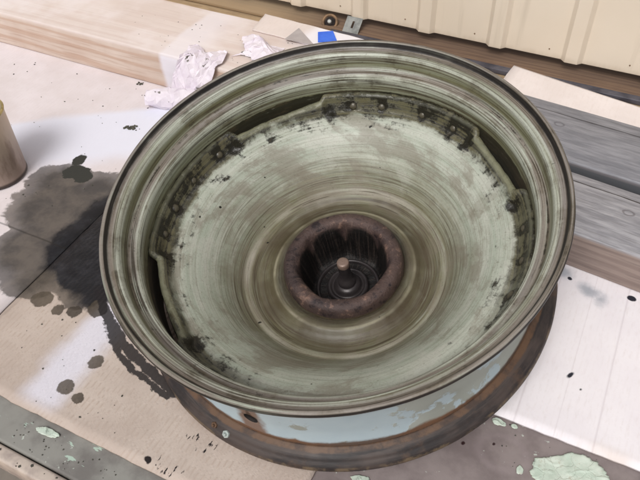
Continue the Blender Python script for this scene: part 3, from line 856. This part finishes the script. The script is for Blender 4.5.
# bracket: slotted strap hung from the siding, leaning out to the steel strip
br = empty('strap_bracket', (-.2485, .580, .0225))
tag(br, 'small galvanised slotted strap bracket below the siding rib', 'bracket')
def strap():
    bm = bmesh.new()
    W, L, sw, s0, s1 = .0150, .030, .0020, .008, .021
    xs = [-W, -sw, sw, W]; ls = [0, s0, s1, L]
    g = [[bm.verts.new((x, 0, -l)) for l in ls] for x in xs]
    for i in range(3):
        for j in range(3):
            if i == 1 and j == 1: continue
            bm.faces.new((g[i][j], g[i + 1][j], g[i + 1][j + 1], g[i][j + 1]))
    bmesh.ops.solidify(bm, geom=bm.faces[:], thickness=.0018)
    bmesh.ops.recalc_face_normals(bm, faces=bm.faces)
    me = bpy.data.meshes.new('strap'); bm.to_mesh(me); bm.free(); return me
st = link('strap', strap(), m_brk, br)
st.rotation_euler = (radians(-52), 0, 0)
# washer ring and bolt left of the bracket
rg = empty('ring_bolt', (-.295, .5715, .0075))
tag(rg, 'rusty ring washer with a bolt left of the strap bracket', 'bolt')
R3 = Vector((.2, -.75, .62)).to_track_quat('Z', 'Y').to_euler()
ro = lathe('ring', [(.0145, -.0015), (.0150, 0), (.0145, .0015), (.0125, .0022), (.0105, .0015), (.0100, 0), (.0105, -.0015), (.0125, -.002)], m_iron, rg, 40, True)
ro.rotation_euler = R3
bo_ = lathe('bolt_head', [(.0098, -.001), (.0094, .0004), (.0066, .0006), (.0062, .003), (.005, .0042), (.0005, .0046)], m_dark, rg, 24)
bo_.rotation_euler = R3
bo2 = lathe('bolt_shank', [(.0038, .0040), (.0036, .0066), (.0026, .0072), (.0003, .0074)], m_brk, rg, 16)
bo2.rotation_euler = R3

# tape and grey paper
def flat_poly(name, pts, z, th, m_, label, cat):
    n = len(pts)
    V = [(x, y, z) for x, y in pts] + [(x, y, z + th) for x, y in pts]
    F = [tuple(range(n - 1, -1, -1)), tuple(range(n, 2 * n))] + [(i, (i + 1) % n, n + (i + 1) % n, n + i) for i in range(n)]
    o = pyd(name, V, F, m_); tag(o, label, cat); return o
flat_poly('tape', [(-.2314, .3993), (-.2058, .4143), (-.2254, .4410), (-.2457, .4279)], .0668, .0006, m_blue_tape, 'square of bright blue tape on the white cardboard behind the rim', 'tape')
flat_poly('paper_scrap', [(-.2830, .386), (-.2330, .389), (-.2794, .4272)], .0668, .0006, m_grey_paper, 'grey triangular paper scrap on the cardboard left of the blue tape', 'paper')

# tin at the left edge
tin = empty('tin_can', (-.5280, -.0045, .0005))
tag(tin, 'used tin can with a brass coloured rim at the left edge of the bench', 'tin can')
cr_ = .0395
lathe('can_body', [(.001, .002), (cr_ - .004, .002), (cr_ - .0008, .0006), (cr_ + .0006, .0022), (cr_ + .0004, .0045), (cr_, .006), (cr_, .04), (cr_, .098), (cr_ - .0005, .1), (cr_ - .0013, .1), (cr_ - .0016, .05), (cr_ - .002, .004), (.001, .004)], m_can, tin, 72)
lathe('can_rim', [(cr_ - .0016, .0975), (cr_ + .0010, .0985), (cr_ + .0016, .1005), (cr_ + .0004, .1022), (cr_ - .0016, .1018), (cr_ - .0022, .0998)], m_canrim, tin, 72, True)

# crumpled paper towels
def ridged(p, s):
    return 1 - abs(mnoise.noise(p * s)) * 2
def towel(name, fn, nu, nv, amp, label, seed, dirtfn):
    rnd = random.Random(seed)
    V = []; F = []; D = []
    for i in range(nu + 1):
        for j in range(nv + 1):
            u = min(1, max(0, (i + rnd.uniform(-.42, .42)) / nu)); v = min(1, max(0, (j + rnd.uniform(-.42, .42)) / nv))
            p, nrm = fn(u, v)
            q = p * 1.0 + Vector((seed, seed * 2, 0))
            h = ridged(q, 30) * .5 + mnoise.noise(q * 20) * .5 + rnd.uniform(-.55, .55)
            V.append(p + nrm * (amp * h)); D.append(dirtfn(u, v))
    for i in range(nu):
        for j in range(nv):
            a, b, c_, d_ = i * (nv + 1) + j, (i + 1) * (nv + 1) + j, (i + 1) * (nv + 1) + j + 1, i * (nv + 1) + j + 1
            if rnd.random() < .5: F += [(a, b, c_), (a, c_, d_)]
            else: F += [(a, b, d_), (b, c_, d_)]
    o = pyd(name, V, F, m_paper, None, False)
    at = o.data.attributes.new('dirt', 'FLOAT', 'POINT'); at.data.foreach_set('value', D)
    s = o.modifiers.new('soft folds', 'SUBSURF'); s.subdivision_type = 'SIMPLE'; s.levels = 1; s.render_levels = 1
    s = o.modifiers.new('thickness', 'SOLIDIFY'); s.thickness = .0006
    tag(o, label, 'paper towel', 'crumpled paper towels around the timber end')
    return o
def t1(u, v):                                   # over the front corner of the timber
    x = -.410 + .070 * u + .006 * sin(v * 7)
    L = .118 * v
    lim = .034 + .008 * sin(u * 9)
    if L < lim: y = .2755 + (lim - L); z = .0665
    else: y = .2725 - (L - lim) * .30; z = max(.0665 - (L - lim) * .95, .004)
    return Vector((x, y, z)), Vector((0, -.6, .75))
towel('paper_towel', t1, 17, 17, .0050, 'white crumpled paper towel draped over the front corner of the timber, spotted with oil', 1,
      lambda u, v: max(0, .75 - hypot((u - .06) * 2.2, (v - .86) * 3)) )
def t2(u, v):                                   # rolled on the bench in front of the timber end
    c0, c1 = Vector((-.440, .222, .013)), Vector((-.350, .258, .013))
    ax_ = (c1 - c0).normalized(); sd_ = Vector((-ax_.y, ax_.x, 0))
    a = v * 2 * pi * .98; rr_ = .0135 * (.55 + .6 * sin(pi * (.12 + .8 * u)))
    nrm = sd_ * cos(a) + Vector((0, 0, 1)) * sin(a)
    return c0.lerp(c1, u) + nrm * rr_, nrm
towel('paper_towel', t2, 14, 11, .0030, 'white rolled paper towel on the cardboard in front of the timber', 5, lambda u, v: .0)
def t3(u, v):                                   # past the timber end, by the rim
    c0 = Vector((-.335 + .075 * u, .310 + .060 * v, .064))
    b = sin(pi * min(max(u, .0), 1)) ** .6 * sin(pi * v) ** .6
    return c0 + Vector((.012 * sin(v * 5), .01 * sin(u * 6), .001 + .014 * b)), Vector((-.2, -.5, .8))
towel('paper_towel', t3, 13, 12, .0045, 'white crumpled paper towel on top of the timber, just behind the rim', 9, lambda u, v: .0)

# mint paint flakes on the bare bench metal
def flake(cx, cy, rx, ry, seed, label=None, group=None, n=60, hgt=.003, rot=0.0):
    V = []; F = []
    rings_ = 14
    V.append((0, 0, hgt))
    for k in range(1, rings_ + 1):
        for i in range(n):
            a = 2 * pi * i / n
            e = 1 + .22 * mnoise.noise(Vector((cos(a) * 1.3, sin(a) * 1.3, seed))) + .12 * mnoise.noise(Vector((cos(a) * 4, sin(a) * 4, seed + 5))) + .05 * mnoise.noise(Vector((cos(a) * 9, sin(a) * 9, seed))) + .035 * mnoise.noise(Vector((cos(a) * 28, sin(a) * 28, seed)))
            q = k / rings_
            x, y = rx * e * q * cos(a), ry * e * q * sin(a)
            x, y = x * cos(rot) - y * sin(rot), x * sin(rot) + y * cos(rot)
            z = hgt * (.5 + .6 * mnoise.noise(Vector((x * 45 + seed, y * 45, 1))) + .45 * mnoise.noise(Vector((x * 110, y * 110, seed))) + .7 * max(0, .5 - abs(mnoise.noise(Vector((x * 55 + 3, y * 55, seed)))) * 5)) * (1 if k < rings_ else .6)
            V.append((x, y, max(z, .0003)))
    for i in range(n):
        F.append((0, 1 + i, 1 + (i + 1) % n))
        for k in range(rings_ - 1):
            a, b = 1 + k * n + i, 1 + k * n + (i + 1) % n
            F.append((a, a + n, b + n, b))
    me = bpy.data.meshes.new('paint_flake'); me.from_pydata(V, [], F); me.update()
    o = link('paint_flake', me, [m_mint, m_mint_edge], None, True)
    for pi_, p in enumerate(me.polygons): p.material_index = 0
    s = o.modifiers.new('thickness', 'SOLIDIFY'); s.thickness = .0006; s.offset = 0; s.material_offset_rim = 1
    o.location = (cx, cy, -.0040)
    if label: tag(o, label, 'paint flake', group)
    return o
flake(.2745, -.1020, .036, .020, 3.1, 'large mint green paint flake at the bottom right on bare metal', n=170, hgt=.0019, rot=.35)
flake(.2020, -.0790, .0070, .0035, 8.2, 'small mint flake tucked between the wheel flange and the white cardboard corner')
flake(.2170, -.0775, .0032, .0020, 5.5, 'tiny mint flake beside the front edge of the white cardboard')
flake(.1050, -.190, .0090, .0035, 6.7, 'thin mint flake directly below the lower flange at the bottom', rot=.3)
flake(-.187, -.279, .0130, .0038, 2.2, 'mint paint flake at the cardboard edge on the grey metal strip', rot=.1)
flake(.2330, -.1185, .0030, .0045, 9.3, 'narrow cream flake left of the large mint flake')

# front edge of the bench
tr = box('edge_trim', -1.6, 1.6, -.3215, -.3075, -.030, -.0040, m_trim, None, .003, 3)
tag(tr, 'cream edge trim with black streaks along the front of the bench', 'trim')
lb = box('lower_board', -1.6, 1.6, -.50, -.335, -.075, -.045, m_lower, None, .003)
tag(lb, 'tan board below the front edge of the bench', 'board')

# dry flakes of old dirt strewn over the bench
bm = bmesh.new()
def chip(x, y, z, s_):
    k = random.randint(5, 7); a0 = random.random() * 6
    top = [bm.verts.new((x + s_ * random.uniform(.5, 1.2) * cos(a0 + 2 * pi * i / k), y + s_ * random.uniform(.5, 1.2) * sin(a0 + 2 * pi * i / k), z + random.uniform(.1, .7) * s_)) for i in range(k)]
    cc = bm.verts.new((x, y, z + s_ * .7))
    bot = [bm.verts.new((v.co.x, v.co.y, z)) for v in top]
    for i in range(k):
        bm.faces.new((cc, top[i], top[(i + 1) % k])); bm.faces.new((top[i], bot[i], bot[(i + 1) % k], top[(i + 1) % k]))
for _ in range(110):
    x, y = random.uniform(-.75, -.30), random.uniform(-.05, .26)
    chip(x, y, .0002, random.choice([.0006, .0008, .001, .0014]))
for _ in range(30):
    x, y = random.uniform(-.30, -.12), random.uniform(-.262, -.13)
    chip(x, y, .0002, random.choice([.0005, .0006, .0008, .0012]))
for _ in range(26):                             # the dark crumb heaps
    chip(-.4265 + random.gauss(0, .006), .163 + random.gauss(0, .003), .0002, random.uniform(.0012, .003))
for _ in range(16): chip(-.490 + random.gauss(0, .004), .269 + random.gauss(0, .002), .0002, random.uniform(.001, .0022))
for _ in range(40): chip(random.uniform(-.55, -.26), random.uniform(.29, .40), .0628, random.uniform(.0004, .001))
for _ in range(40): chip(random.uniform(-.22, -.1), random.uniform(-.303, -.275), -.0044, random.uniform(.0004, .001))
for _ in range(30): chip(random.uniform(-.24, .0), random.uniform(-.32, -.309), -.0040, random.uniform(.0006, .0018))
for _ in range(40): chip(random.uniform(.2, .36), random.uniform(-.13, -.076), -.0044, random.uniform(.0004, .001))
me = bpy.data.meshes.new('dirt_crumbs'); bm.to_mesh(me); bm.free()
o = link('dirt_crumbs', me, m_debris)
tag(o, 'dark dry dirt crumbs scattered over the cardboard and bench', 'dirt', kind='stuff')
